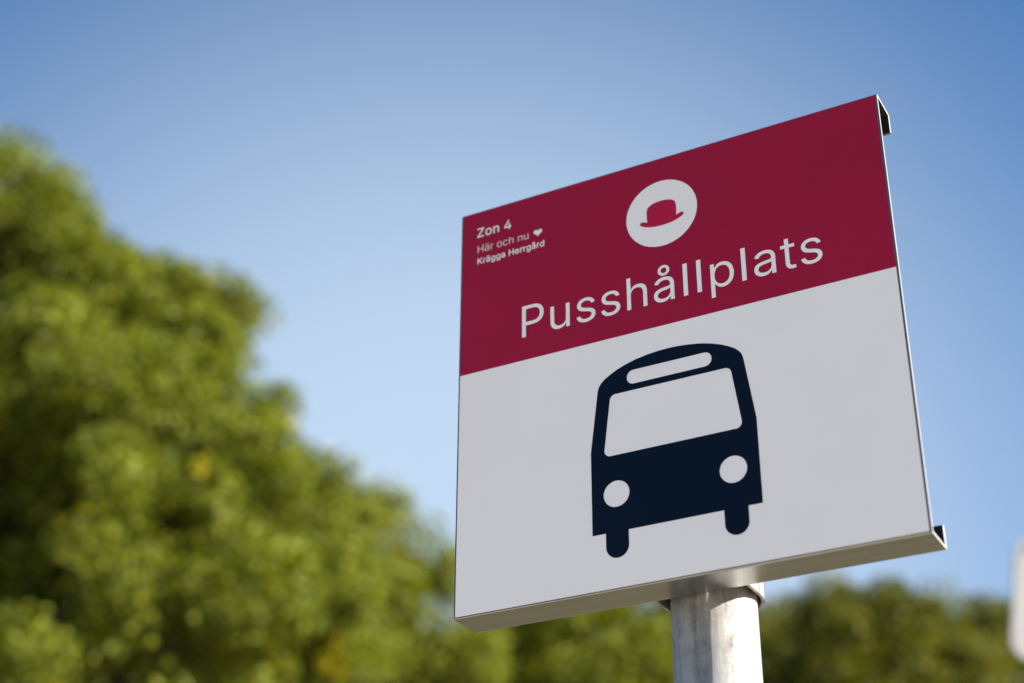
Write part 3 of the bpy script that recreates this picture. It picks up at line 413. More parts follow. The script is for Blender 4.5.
MANOR = [[[197,261],[183,441],[211,479],[234,509],[258,538],[281,568],[305,596],[329,624],[354,651],[379,679],[404,706],[716,1043],[929,1031],[473,526],[466,526]],[[94,-26],[94,1043],[275,1043],[275,668],[274,450],[275,386],[275,-26]],[[731,-26],[344,519],[457,662],[932,-18]],[[1043,-26],[1043,785],[1213,785],[1213,668],[1178,668],[1190,692],[1219,726],[1253,756],[1295,778],[1341,792],[1390,796],[1400,795],[1410,795],[1423,795],[1476,791],[1476,613],[1441,620],[1433,621],[1420,623],[1407,624],[1392,625],[1378,625],[1347,623],[1319,617],[1294,606],[1271,591],[1253,575],[1238,554],[1226,530],[1219,504],[1217,473],[1217,-26]],[[1831,-43],[1782,-40],[1734,-30],[1689,-14],[1649,10],[1614,39],[1585,75],[1564,116],[1550,164],[1546,216],[1549,261],[1559,301],[1576,336],[1598,364],[1624,390],[1654,409],[1686,425],[1720,437],[1756,446],[1792,454],[1829,461],[1865,466],[1908,471],[1945,476],[1976,479],[1999,482],[2017,488],[2029,493],[2033,496],[2035,501],[2037,511],[2037,512],[2035,539],[2030,562],[2022,581],[2011,597],[1997,609],[1979,621],[1959,629],[1933,634],[1903,636],[1872,634],[1844,629],[1820,621],[1799,610],[1781,597],[1766,584],[1753,569],[1744,553],[1726,517],[1558,565],[1591,638],[1619,679],[1652,712],[1688,739],[1728,760],[1770,776],[1813,787],[1856,793],[1900,795],[1930,794],[1962,790],[1996,784],[2031,775],[2064,761],[2097,743],[2129,719],[2156,689],[2179,652],[2197,610],[2208,560],[2211,504],[2211,-26],[2039,-26],[2039,78],[2072,78],[2068,72],[2053,52],[2034,30],[2010,10],[1984,-7],[1952,-22],[1916,-34],[1876,-41]],[[1852,117],[1892,120],[1926,128],[1954,140],[1980,157],[2000,177],[2015,199],[2028,224],[2034,250],[2037,277],[2048,347],[2070,352],[2055,345],[2038,339],[2019,335],[2000,329],[1978,326],[1957,322],[1937,319],[1915,316],[1867,310],[1839,305],[1814,300],[1789,292],[1768,284],[1752,273],[1739,262],[1729,248],[1724,231],[1721,210],[1724,190],[1728,174],[1737,160],[1748,148],[1763,137],[1780,128],[1802,122],[1826,118]],[[2034,860],[2007,862],[1981,873],[1959,890],[1941,912],[1929,939],[1927,966],[1929,993],[1941,1020],[1959,1042],[1981,1059],[2006,1069],[2034,1073],[2062,1069],[2087,1059],[2110,1042],[2127,1019],[2137,994],[2141,966],[2137,938],[2127,913],[2110,890],[2087,873],[2061,862]],[[1747,860],[1719,862],[1693,873],[1670,890],[1653,913],[1643,938],[1639,966],[1643,994],[1653,1019],[1670,1042],[1693,1059],[1718,1069],[1747,1073],[1775,1069],[1800,1059],[1823,1042],[1840,1019],[1851,993],[1853,966],[1851,939],[1840,913],[1823,890],[1800,873],[1774,862]],[[2734,-327],[2677,-325],[2626,-316],[2580,-304],[2538,-286],[2499,-265],[2468,-240],[2439,-212],[2416,-182],[2385,-130],[2531,-47],[2555,-81],[2568,-97],[2582,-114],[2597,-128],[2616,-141],[2639,-153],[2665,-162],[2697,-167],[2734,-169],[2787,-164],[2831,-151],[2868,-130],[2895,-101],[2911,-62],[2917,-10],[2917,111],[2947,111],[2943,105],[2930,86],[2912,66],[2892,44],[2866,25],[2836,7],[2800,-6],[2757,-14],[2710,-16],[2647,-12],[2587,5],[2531,31],[2482,68],[2441,113],[2407,168],[2382,233],[2367,303],[2362,382],[2367,461],[2382,532],[2406,598],[2440,655],[2482,704],[2531,743],[2586,772],[2647,790],[2712,795],[2759,792],[2802,784],[2839,769],[2869,750],[2894,731],[2915,709],[2933,688],[2947,669],[2949,664],[2920,664],[2920,785],[3091,785],[3091,-19],[3086,-85],[3069,-144],[3043,-195],[3006,-237],[2962,-270],[2911,-296],[2855,-313],[2796,-324]],[[2730,144],[2770,148],[2804,156],[2832,172],[2858,193],[2879,219],[2896,252],[2909,291],[2916,335],[2919,385],[2916,434],[2909,479],[2896,518],[2879,552],[2858,580],[2833,603],[2804,620],[2769,630],[2730,634],[2690,630],[2656,619],[2626,602],[2600,579],[2578,549],[2561,515],[2549,476],[2541,432],[2539,385],[2541,337],[2549,294],[2562,255],[2579,222],[2600,195],[2626,174],[2656,157],[2690,148]],[[3614,-327],[3557,-325],[3506,-316],[3460,-304],[3418,-286],[3379,-265],[3348,-239],[3321,-212],[3297,-182],[3265,-130],[3411,-47],[3435,-81],[3448,-97],[3462,-114],[3478,-128],[3496,-141],[3519,-153],[3545,-162],[3577,-167],[3614,-169],[3667,-164],[3712,-151],[3748,-130],[3775,-101],[3791,-62],[3797,-10],[3797,111],[3827,111],[3823,105],[3810,86],[3792,66],[3772,44],[3746,25],[3716,7],[3680,-6],[3637,-14],[3590,-16],[3527,-12],[3467,5],[3413,31],[3362,68],[3321,113],[3288,168],[3262,232],[3247,304],[3243,382],[3247,460],[3262,532],[3286,598],[3320,655],[3362,704],[3411,743],[3466,772],[3527,790],[3592,795],[3640,792],[3682,784],[3719,769],[3750,750],[3775,731],[3797,709],[3813,687],[3827,669],[3829,664],[3800,664],[3800,785],[3971,785],[3971,-19],[3966,-85],[3949,-144],[3923,-195],[3886,-237],[3842,-270],[3791,-296],[3735,-313],[3677,-324]],[[3610,144],[3650,148],[3684,156],[3712,172],[3738,193],[3759,219],[3776,252],[3789,291],[3796,335],[3799,385],[3796,434],[3789,479],[3776,518],[3759,552],[3738,580],[3713,603],[3684,620],[3649,630],[3610,634],[3570,630],[3536,619],[3506,602],[3480,579],[3458,549],[3441,515],[3429,476],[3422,432],[3419,385],[3422,337],[3429,293],[3442,255],[3459,222],[3480,195],[3506,174],[3536,157],[3570,148]],[[4400,-43],[4351,-40],[4303,-30],[4258,-14],[4218,10],[4182,39],[4154,75],[4132,116],[4119,165],[4115,216],[4118,261],[4128,301],[4145,336],[4167,364],[4193,389],[4222,409],[4255,425],[4289,437],[4325,446],[4361,453],[4397,461],[4434,466],[4476,471],[4513,476],[4545,479],[4568,482],[4586,488],[4597,492],[4601,496],[4604,501],[4605,511],[4605,512],[4603,540],[4599,562],[4591,581],[4580,597],[4566,609],[4548,621],[4527,629],[4502,634],[4472,636],[4440,634],[4413,629],[4389,621],[4367,610],[4349,598],[4335,584],[4322,568],[4312,553],[4294,517],[4126,565],[4159,638],[4188,679],[4220,712],[4257,739],[4296,760],[4338,776],[4382,787],[4424,793],[4468,795],[4498,794],[4530,790],[4563,784],[4599,775],[4633,761],[4666,743],[4698,719],[4725,689],[4748,652],[4766,610],[4776,559],[4780,504],[4780,-26],[4607,-26],[4607,78],[4640,78],[4637,72],[4621,51],[4602,31],[4580,10],[4552,-7],[4521,-22],[4484,-34],[4444,-41]],[[4421,117],[4460,120],[4495,128],[4523,140],[4548,157],[4568,177],[4585,199],[4597,224],[4603,249],[4605,277],[4616,347],[4638,352],[4624,345],[4606,339],[4588,335],[4568,329],[4547,326],[4526,322],[4505,319],[4484,316],[4435,310],[4408,305],[4382,300],[4358,293],[4337,284],[4320,273],[4307,262],[4298,249],[4293,232],[4290,210],[4292,190],[4297,174],[4305,160],[4316,148],[4331,137],[4349,128],[4371,122],[4395,118]],[[5389,-26],[5389,1043],[5570,1043],[5570,604],[6053,604],[6053,1043],[6234,1043],[6234,-26],[6053,-26],[6053,438],[5570,438],[5570,-26]],[[6782,-42],[6708,-37],[6639,-20],[6578,11],[6525,51],[6481,99],[6445,159],[6421,224],[6405,295],[6400,374],[6405,451],[6420,524],[6445,590],[6480,649],[6523,700],[6574,741],[6634,771],[6698,789],[6768,795],[6813,793],[6856,785],[6899,772],[6940,754],[6978,730],[7015,701],[7047,664],[7075,622],[7096,573],[7113,518],[7123,456],[7126,389],[7126,313],[6482,313],[6482,468],[7058,449],[6958,366],[6949,449],[6942,491],[6930,527],[6913,559],[6893,585],[6868,607],[6840,622],[6807,631],[6769,634],[6730,631],[6696,621],[6665,605],[6639,583],[6617,558],[6600,528],[6587,494],[6579,459],[6576,421],[6576,356],[6579,305],[6588,261],[6602,224],[6622,192],[6645,166],[6673,145],[6706,131],[6742,122],[6783,118],[6809,120],[6835,123],[6856,129],[6877,139],[6895,150],[6910,163],[6924,180],[6936,198],[6953,242],[7122,200],[7098,133],[7075,95],[7047,61],[7014,30],[6976,5],[6933,-15],[6886,-30],[6836,-40]],[[7275,-26],[7275,785],[7445,785],[7445,668],[7411,668],[7422,692],[7451,727],[7486,756],[7528,778],[7573,792],[7622,796],[7633,795],[7643,795],[7655,795],[7709,791],[7709,614],[7673,620],[7664,621],[7653,623],[7639,624],[7625,625],[7611,625],[7579,623],[7552,617],[7526,606],[7504,591],[7486,575],[7470,554],[7458,530],[7452,504],[7449,473],[7449,-26]],[[7823,-26],[7823,785],[7993,785],[7993,668],[7959,668],[7971,692],[7998,726],[8034,756],[8076,778],[8121,792],[8170,796],[8181,795],[8191,795],[8204,795],[8257,791],[8257,613],[8222,620],[8214,621],[8201,623],[8187,624],[8173,625],[8159,625],[8128,623],[8100,617],[8074,606],[8052,591],[8034,575],[8018,554],[8006,530],[8000,504],[7998,473],[7998,-26]],[[8706,-327],[8650,-325],[8598,-316],[8552,-304],[8509,-286],[8472,-265],[8440,-240],[8412,-212],[8389,-182],[8358,-130],[8502,-47],[8528,-81],[8540,-97],[8555,-114],[8570,-128],[8589,-141],[8612,-153],[8637,-162],[8669,-167],[8706,-169],[8759,-164],[8804,-151],[8840,-130],[8867,-101],[8884,-62],[8889,-11],[8889,111],[8919,111],[8915,105],[8902,86],[8885,66],[8864,44],[8838,25],[8808,7],[8772,-6],[8730,-14],[8682,-16],[8619,-12],[8560,5],[8504,31],[8456,68],[8413,113],[8380,168],[8354,232],[8339,304],[8335,382],[8339,460],[8354,532],[8378,598],[8413,655],[8454,704],[8503,743],[8558,772],[8619,790],[8684,795],[8732,792],[8774,784],[8811,769],[8842,750],[8867,731],[8889,709],[8905,687],[8918,669],[8922,664],[8893,664],[8893,785],[9063,785],[9063,-19],[9058,-84],[9042,-144],[9014,-195],[8978,-237],[8934,-270],[8884,-296],[8828,-313],[8769,-324]],[[8702,144],[8742,148],[8776,156],[8805,172],[8830,193],[8851,219],[8868,252],[8881,291],[8888,335],[8891,385],[8888,434],[8881,479],[8869,518],[8852,552],[8831,580],[8805,603],[8775,620],[8742,630],[8702,634],[8662,630],[8628,619],[8598,602],[8572,579],[8551,549],[8534,515],[8521,476],[8514,432],[8511,385],[8514,337],[8521,293],[8534,255],[8551,222],[8573,195],[8598,174],[8628,157],[8663,148]],[[9492,-43],[9443,-40],[9395,-30],[9350,-14],[9310,10],[9275,39],[9246,75],[9225,116],[9211,164],[9207,216],[9210,261],[9220,301],[9237,336],[9259,364],[9285,390],[9315,409],[9347,425],[9381,437],[9417,446],[9453,454],[9490,461],[9526,466],[9569,471],[9606,476],[9637,479],[9660,482],[9678,488],[9690,493],[9694,496],[9696,501],[9698,511],[9698,512],[9696,539],[9691,562],[9683,581],[9672,597],[9658,609],[9640,621],[9619,629],[9594,634],[9564,636],[9533,634],[9505,629],[9481,621],[9460,610],[9442,597],[9427,584],[9414,568],[9404,553],[9388,517],[9219,565],[9252,638],[9280,679],[9313,712],[9349,739],[9389,760],[9431,776],[9474,787],[9517,793],[9560,795],[9591,794],[9623,790],[9657,784],[9692,775],[9725,761],[9758,743],[9790,719],[9817,689],[9840,652],[9858,610],[9869,560],[9872,504],[9872,-26],[9700,-26],[9700,78],[9732,78],[9729,72],[9713,51],[9694,31],[9672,10],[9644,-7],[9613,-22],[9577,-34],[9537,-41]],[[9513,117],[9552,120],[9587,128],[9615,140],[9641,157],[9661,177],[9676,199],[9689,224],[9695,250],[9698,277],[9709,347],[9731,352],[9716,345],[9699,339],[9680,335],[9661,329],[9639,326],[9618,322],[9597,319],[9577,316],[9528,310],[9500,305],[9475,300],[9450,292],[9429,284],[9412,273],[9399,262],[9391,249],[9385,231],[9382,210],[9384,190],[9389,174],[9397,160],[9409,148],[9424,137],[9441,128],[9463,122],[9487,118]],[[9551,782],[9514,785],[9481,795],[9449,809],[9420,829],[9396,852],[9375,879],[9359,910],[9349,945],[9347,979],[9349,1014],[9359,1048],[9375,1079],[9395,1105],[9420,1129],[9449,1149],[9481,1163],[9515,1173],[9551,1175],[9587,1173],[9621,1163],[9653,1149],[9681,1129],[9706,1106],[9727,1079],[9742,1047],[9752,1015],[9755,979],[9752,944],[9742,911],[9727,879],[9706,851],[9681,829],[9653,809],[9621,795],[9588,785]],[[9551,921],[9566,922],[9580,929],[9593,938],[9602,950],[9608,964],[9610,979],[9608,994],[9602,1008],[9592,1020],[9580,1030],[9566,1036],[9551,1038],[9536,1036],[9522,1030],[9510,1021],[9501,1008],[9495,994],[9493,979],[9495,964],[9501,950],[9510,938],[9522,929],[9536,922]],[[10060,-26],[10060,785],[10230,785],[10230,668],[10196,668],[10207,692],[10236,727],[10271,756],[10313,778],[10358,792],[10407,796],[10418,795],[10428,795],[10441,795],[10494,791],[10494,614],[10458,620],[10449,621],[10438,623],[10424,624],[10410,625],[10396,625],[10364,623],[10337,617],[10311,606],[10289,591],[10271,575],[10255,554],[10243,530],[10237,504],[10234,473],[10234,-26]],[[10920,-42],[10854,-37],[10793,-19],[10738,10],[10689,50],[10647,99],[10615,158],[10591,224],[10576,298],[10572,378],[10576,457],[10591,530],[10615,596],[10649,654],[10690,704],[10739,743],[10794,772],[10855,790],[10921,795],[10969,792],[11011,783],[11047,768],[11077,751],[11103,730],[11124,708],[11140,688],[11154,669],[11156,664],[11125,664],[11125,1043],[11299,1043],[11299,-26],[11129,-26],[11129,91],[11156,91],[11154,87],[11140,67],[11122,45],[11102,24],[11076,3],[11046,-15],[11010,-31],[10967,-40]],[[10938,120],[10977,124],[11010,134],[11040,151],[11066,174],[11087,203],[11104,239],[11117,281],[11124,328],[11127,379],[11124,430],[11117,476],[11104,517],[11088,551],[11066,579],[11040,603],[11012,620],[10977,630],[10938,634],[10898,630],[10864,619],[10834,602],[10809,578],[10787,549],[10770,513],[10758,472],[10751,427],[10748,379],[10751,330],[10758,284],[10770,242],[10787,206],[10810,176],[10835,152],[10865,134],[10899,124]]]
OAK = [(-4.75, 12.58, 9.85, 0.62), (-4.44, 13.07, 10.34, 0.40), (-4.75, 12.9, 10.75, 0.2, 1.3), (-3.72, 12.58, 9.12, 0.42), (-4.1, 12.7, 9.7, 0.34),
       (-3.42, 13.24, 9.66, 0.28, 1.2), (-2.98, 13.27, 9.36, 0.33), (-2.72, 12.96, 8.98, 0.30), (-2.85, 12.9, 8.75, 0.4),
       (-2.75, 12.64, 8.35, 0.42), (-2.45, 13.4, 8.42, 0.28), (-2.2, 13.3, 8.4, 0.2), (-2.25, 13.2, 8.0, 0.25), (-2.2, 12.9, 7.6, 0.35), (-2.6, 12.33, 7.25, 0.66),
       (-3.33, 12.05, 7.73, 0.72), (-3.1, 11.8, 6.26, 0.85), (-4.14, 12.22, 7.45, 0.75), (-3.75, 12.8, 9.5, 0.34, 1.2), (-3.4, 13.0, 9.4, 0.36, 1.2), (-2.98, 13.0, 9.12, 0.38, 1.2), (-2.75, 13.0, 8.75, 0.35, 1.2), (-4.1, 12.8, 9.9, 0.36, 1.2), (-3.2, 12.9, 8.7, 0.5), (-4.9, 13.9, 6.1, 1.1, 1.0), (-2.6, 13.4, 6.4, 0.9, 1.0), (-3.97, 14.05, 6.58, 0.80, 1.0), (-4.92, 13.96, 10.13, 0.70, 1.0), (-4.15, 14.41, 7.29, 0.80, 1.0), (-4.0, 12.7, 8.6, 0.55),
       (-5.42, 12.69, 8.74, 1.0), (-5.0, 12.51, 6.6, 0.95), (-3.84, 11.9, 5.6, 0.95), (-2.43, 12.06, 6.0, 0.76), (-1.75, 12.5, 6.7, 0.45), (-1.45, 12.6, 6.1, 0.5),
       (-5.37, 14.11, 8.46, 1.3, 0.6), (-4.28, 14.69, 7.8, 1.2, 0.6), (-7.0, 13.2, 9.0, 1.3, 0.6), (-7.3, 14.0, 7.0, 1.5, 0.6),
       (-6.3, 12.3, 5.2, 1.2, 0.6), (-4.6, 12.6, 4.2, 1.2, 0.5), (-6.0, 15.4, 6.6, 1.5, 0.5), (-3.4, 14.2, 5.4, 1.2, 0.5)]
LIME = [(-2.43, 16.83, 9.31, 0.36), (-2.61, 16.39, 8.08, 0.72), (-1.97, 16.38, 8.41, 0.46), (-1.6, 17.0, 8.7, 0.4, 0.8), (-1.4, 17.0, 8.9, 0.16, 1.0), (-1.94, 16.5, 8.9, 0.3),
        (-1.68, 16.11, 7.43, 0.72), (-1.02, 17.47, 8.6, 0.26, 0.5), (-0.72, 17.2, 8.2, 0.22, 0.5), (-0.83, 16.98, 7.41, 0.5, 0.7), (-0.35, 17.0, 7.0, 0.5, 0.7), (-0.9, 16.8, 7.9, 0.35, 0.6), (-2.2, 16.25, 6.64, 1.0, 0.8),
        (-1.19, 17.56, 6.89, 0.75, 0.5), (-3.6, 17.6, 7.6, 1.2, 0.6), (-2.6, 18.2, 6.4, 1.2, 0.5), (-1.8, 16.6, 5.0, 1.0, 0.5)]
MAPLE = [(-0.61, 23.99, 9.4, 0.6, 0.6), (0.43, 23.5, 9.5, 0.80), (1.48, 23.95, 9.81, 0.85), (2.37, 24.28, 9.85, 0.85), (1.0, 23.8, 10.1, 0.5), (2.3, 24.0, 10.35, 0.6), (1.5, 24.0, 10.45, 0.6), (0.3, 23.8, 10.0, 0.6),
         (0.89, 24.48, 8.75, 1.49), (1.99, 23.52, 8.33, 1.28), (-0.2, 24.6, 8.1, 1.2, 0.7), (1.2, 25.2, 7.4, 1.5, 0.5), (0.6, 23.6, 6.6, 1.3, 0.5)]
ASH = [(4.15, 29.71, 11.75, 0.8, 0.6), (5.5, 30.31, 12.2, 0.65, 0.45), (4.97, 28.98, 10.9, 1.07, 0.9), (3.85, 30.16, 10.42, 1.47, 0.8), (4.8, 30.4, 11.8, 0.8, 0.5), (4.5, 29.7, 12.0, 0.55, 0.6),
       (5.92, 29.82, 10.9, 1.1, 0.8), (4.6, 30.6, 9.0, 1.5, 0.8), (5.4, 30.0, 7.6, 1.4, 0.5)]
ALDER = [(5.45, 26.38, 11.1, 0.6), (5.95, 26.0, 10.85, 0.5), (6.45, 25.73, 10.8, 0.66), (5.56, 25.7, 9.9, 1.11), (6.69, 26.67, 9.8, 1.2), (7.2, 26.4, 10.4, 0.6), (4.95, 26.0, 10.3, 0.55, 0.7),
         (5.86, 26.36, 8.68, 1.43), (6.2, 27.2, 7.6, 1.5, 0.6), (5.4, 26.0, 6.6, 1.3, 0.6)]
ELM = [(9.16, 30.98, 12.35, 0.75), (9.83, 30.45, 12.1, 0.9), (8.51, 30.33, 10.9, 1.3), (10.12, 30.88, 10.47, 1.5), (8.2, 31.2, 12.15, 0.7),
       (8.48, 31.79, 11.51, 0.9), (9.3, 31.6, 9.0, 1.7, 0.6), (9.0, 30.6, 7.4, 1.5, 0.6)]

tree('broadleaf_tree', (-5.0, 13.3, -0.14), OAK, L_OAK,
     'tall dense green tree filling the left side, with yellowing leaf clusters', 11, 0.068, 0.85, 0.15, 0.30, per=290,
     pockets=[(-3.6, 11.2, 6.5, 0.62), (-2.62, 11.15, 5.65, 0.5), (-3.85, 11.5, 7.45, 0.42), (-2.3, 12.0, 7.6, 0.28), (-3.2, 11.3, 5.9, 0.35), (-4.2, 11.6, 6.9, 0.5)])
tree('broadleaf_tree', (-2.1, 17.0, -0.14), LIME, L_LIME,
     'yellow green tree left of the sign edge with sky showing through its thin crown', 12, 0.075, 0.75, 0.16, 0.2, per=240)
tree('broadleaf_tree', (1.0, 24.3, -0.14), MAPLE, L_LIME,
     'bright yellow green tree seen below the sign, left of the pole', 13, 0.105, 0.9, 0.2, 0.24)
tree('broadleaf_tree', (4.8, 30.0, -0.14), ASH, L_ALDER,
     'thin dark tree just right of the pole with blue sky gaps', 14, 0.11, 0.8, 0.24, 0.24)
tree('broadleaf_tree', (6.1, 26.4, -0.14), ALDER, L_ALDER,
     'dark olive tree with rounded top below the right corner of the sign', 15, 0.105, 0.9, 0.2, 0.24)
tree('broadleaf_tree', (9.3, 31.0, -0.14), ELM, L_ALDER,
     'dark olive tree behind the blurred white panel at the right edge', 16, 0.115, 0.9, 0.23, 0.26)

# ------------------------------------------------------------------ the bus stop sign
K = 0.0007                          # one drawing unit in metres; the plate is 600 x 592 units
YAW = -R(28.3748)
PLATE_TOP = EYE + 0.90673
POLE_D, POLE_R, POLE_U = 111.0, 52.5, 300.0
sign = empty('bus_stop_sign', (0.17246, 1.34883, 0.0), YAW)
tag(sign, 'square claret and white bus stop sign with navy bus symbol on a grey steel pole', 'bus stop sign')


def loc(u, v, d):                   # drawing units (right, down, back) -> local metres
    return Vector(((u - POLE_U) * K, (d - POLE_D) * K, PLATE_TOP - v * K))


def arc(cx, cy, r, a0, a1, n):
    return [(cx + r * math.cos(R(a0 + (a1 - a0) * i / n)), cy + r * math.sin(R(a0 + (a1 - a0) * i / n))) for i in range(n + 1)]


def rounded(pts, r, n=8):
    """polygon with every corner rounded"""
    out = []
    for i, p in enumerate(pts):
        p = Vector(p); a = Vector(pts[i - 1]); b = Vector(pts[(i + 1) % len(pts)])
        da = (a - p).normalized(); db = (b - p).normalized()
        ang = da.angle(db)
        cut = r / math.tan(ang / 2)
        ctr = p + (da + db).normalized() * (r / math.sin(ang / 2))
        s = p + da * cut - ctr; e = p + db * cut - ctr
        a0 = math.atan2(s.y, s.x); a1 = math.atan2(e.y, e.x)
        d = (a1 - a0 + math.pi) % math.tau - math.pi
        out += [(ctr.x + r * math.cos(a0 + d * k / n), ctr.y + r * math.sin(a0 + d * k / n)) for k in range(n + 1)]
    return out


GLYPH_TURN = 1


def flat(name, loops, d, mat, parent, lettering=False):
    """filled outline with holes, lying on the plate at depth d"""
    pts, edges = [], []
    for lp in loops:
        b = len(pts)
        pts += [Vector(p) for p in lp]
        edges += [(b + k, b + (k + 1) % len(lp)) for k in range(len(lp))]
    vs_, _, tris, *_ = delaunay_2d_cdt(pts, edges, [], 0, 1e-5)
    seg = np.array([(*lp[k], *lp[(k + 1) % len(lp)]) for lp in loops for k in range(len(lp))], float)
    bm = bmesh.new()
    bv = [bm.verts.new(loc(v.x, v.y, d)) for v in vs_]
    for t in tris:
        c = sum((vs_[k] for k in t), Vector((0, 0))) / len(t)
        x0, y0, x1, y1 = seg.T
        m = (y0 > c.y) != (y1 > c.y)
        xs = x0[m] + (c.y - y0[m]) / (y1[m] - y0[m]) * (x1[m] - x0[m])
        hit = xs > c.x
        turn = int(np.where(y1[m] > y0[m], 1, -1)[hit].sum())
        if (turn * GLYPH_TURN > 0) if lettering else (int(hit.sum()) % 2):
            bm.faces.new([bv[k] for k in t])
    for v in [v for v in bm.verts if not v.link_faces]: bm.verts.remove(v)
    bm.normal_update()
    for f in bm.faces:
        if f.normal.y > 0: f.normal_flip()
    return from_bm(name, bm, mat, parent)


def glyphs(data, scale, u, base):
    x0 = min(p[0] for s in data for p in s)
    return [[(u + (x - x0) * scale, base - y * scale) for x, y in s] for s in data]


# folded sheet: front, top and bottom returns, and a lip behind each
T, D, DT, V0, H, LIP = 3.9, 58.0, 52.5, -1.8, 594.2, 29.5
def bent(inset, r):
    """section of the folded sheet as (depth, down), moved to the inside by inset, with rounded bends"""
    c = [(DT - inset, V0 + LIP), (DT - inset, V0 + inset), (inset, V0 + inset), (inset, H - inset), (D - inset, H - inset), (D - inset, H - LIP)]
    out = [c[0]]
    for i in range(1, 5):
        p = Vector(c[i]); a = (Vector(c[i - 1]) - p).normalized(); b = (Vector(c[i + 1]) - p).normalized()
        ctr = p + (a + b) * r
        for k in range(6):
            t = k / 5 * math.pi / 2
            out.append(tuple(ctr - b * r * math.cos(t) - a * r * math.sin(t)))
    out.append(c[5])
    return out
outer = bent(0.0, 3.2)
bm = bmesh.new()
rows = []
U0, U1 = -0.8, 600.6
for u in (U0, U0 + 0.5, U1 - 0.5, U1):
    e = 0.5 if u in (U0, U1) else 0.0
    o_ = bent(e, 3.2 - e); i_ = bent(T - e, 1.0 + e)
    rows.append([[bm.verts.new(loc(u, v, d)) for d, v in q] for q in (o_, i_)])
n = len(outer)
for (a, b) in zip(rows, rows[1:]):
    for s in (0, 1):
        for i in range(n - 1):
            bm.faces.new((a[s][i], a[s][i + 1], b[s][i + 1], b[s][i]))
    for i in (0, n - 1):
        bm.faces.new((a[0][i], b[0][i], b[1][i], a[1][i]))
for r_ in (rows[0], rows[-1]):
    for i in range(n - 1):
        bm.faces.new((r_[0][i], r_[0][i + 1], r_[1][i + 1], r_[1][i]))
bmesh.ops.recalc_face_normals(bm, faces=bm.faces)
panel = from_bm('panel', bm, M_ALU, sign)
panel.data.materials.append(M_FOLD_SHADE)
panel.data.materials.append(M_RIM)
panel.data.materials.append(M_CUT)
for p in panel.data.polygons:      # shade inside the fold is put into a dark colour
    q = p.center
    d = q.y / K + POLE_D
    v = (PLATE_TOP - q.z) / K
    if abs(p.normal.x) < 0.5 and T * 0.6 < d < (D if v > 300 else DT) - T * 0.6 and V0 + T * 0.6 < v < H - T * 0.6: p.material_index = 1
    elif abs(p.normal.x) > 0.9: p.material_index = 3     # cut ends of the sheet
    elif d < 3.0 and v < H - 1.2: p.material_index = 2     # dark sealed rim round the print

SPLIT, CX = 254.1, 301.4
box = lambda x0, x1, y0, y1: [[(x0, y0), (x1, y0), (x1, y1), (x0, y1)]]
flat('red_field', box(1.6, 597.6, 0.8, SPLIT), -0.25, M_RED, panel)
flat('white_field', box(1.6, 597.6, SPLIT + 0.05, H - 2.6), -0.25, M_WHITE, panel)

roof = [(98, 327), (96.4, 321), (93, 316), (88, 311.2), (80, 306.2), (70, 301.2), (58, 296.8), (44, 293), (28, 290.3), (12, 288.8), (0, 288.4)]
half = [(30 * 0 + 61.3, 520.3), ] + [(61.3, 538.8)] + [(x, y) for x, y in arc(76.4, 538.8, 15.1, 180, 0, 14)][1:] + [(91.5, 520.3), (109.3, 520.3), (109.2, 410.0)] + roof
outline = [(CX + x, y) for x, y in half] + [(CX - x, y) for x, y in reversed(half[:-1])]
win = rounded([(CX - 91.8, 419.2), (CX + 91.8, 419.2), (CX + 80.6, 335.2), (CX - 80.6, 335.2)], 8.0)
slot = rounded([(CX - 57.2, 326.4), (CX + 57.2, 326.4), (CX + 57.2, 307.0), (CX - 57.2, 307.0)], 9.3)
lamps = [arc(CX + s * 75.9, 470.8, 17.3, 0, 360, 48)[:-1] for s in (-1, 1)]
flat('bus_symbol', [outline, win, slot] + lamps, -0.5, M_NAVY, panel)

flat('emblem_disc', [arc(301.6, 86.6, 50.3, 0, 360, 72)[:-1]], -0.5, M_WHITE, panel)
hh = [(0, 67.4), (11.4, 68.9), (18.5, 72.9), (20.9, 80), (20.6, 95.8), (25.2, 93.8), (29.2, 93.5), (31.2, 95.8), (29.4, 98.5), (23.3, 101.8), (13.2, 104.6), (0, 105.7)]
hat = [(301.7 + x, y) for x, y in hh] + [(301.7 - x, y) for x, y in reversed(hh[1:-1])]
def smooth(pts, n=5, sharp=()):
    out = []
    m = len(pts)
    for i in range(m):
        p0, p1, p2, p3 = (Vector(pts[(i + k) % m]) for k in (-1, 0, 1, 2))
        t1 = Vector((0, 0)) if i in sharp else (p2 - p0) * 0.5
        t2 = Vector((0, 0)) if (i + 1) % m in sharp else (p3 - p1) * 0.5
        for k in range(n):
            t = k / n
            q = p1 * (2*t**3 - 3*t*t + 1) + t1 * (t**3 - 2*t*t + t) + p2 * (-2*t**3 + 3*t*t) + t2 * (t**3 - t*t)
            out.append(tuple(q))
    return out
flat('hat_symbol', [smooth(hat, 5, (4, 18))], -0.75, M_HAT, panel)
width = lambda g: max(p[0] for q in g for p in q) - min(p[0] for q in g for p in q)
flat('place_lettering', glyphs(TITLE, 415.2 / width(TITLE), 95.3, 220.0), -0.5, M_WHITE, panel, True)
flat('zone_lettering', glyphs(ZONE, 53.6 / width(ZONE), 24.8, 42.2), -0.5, M_WHITE, panel, True)
flat('slogan_lettering', glyphs(SLOGAN, 79.2 / width(SLOGAN), 25.8, 67.6), -0.5, M_WHITE, panel, True)
flat('manor_lettering', glyphs(MANOR, 103.3 / width(MANOR), 25.8, 86.0), -0.5, M_WHITE, panel, True)
heart = []
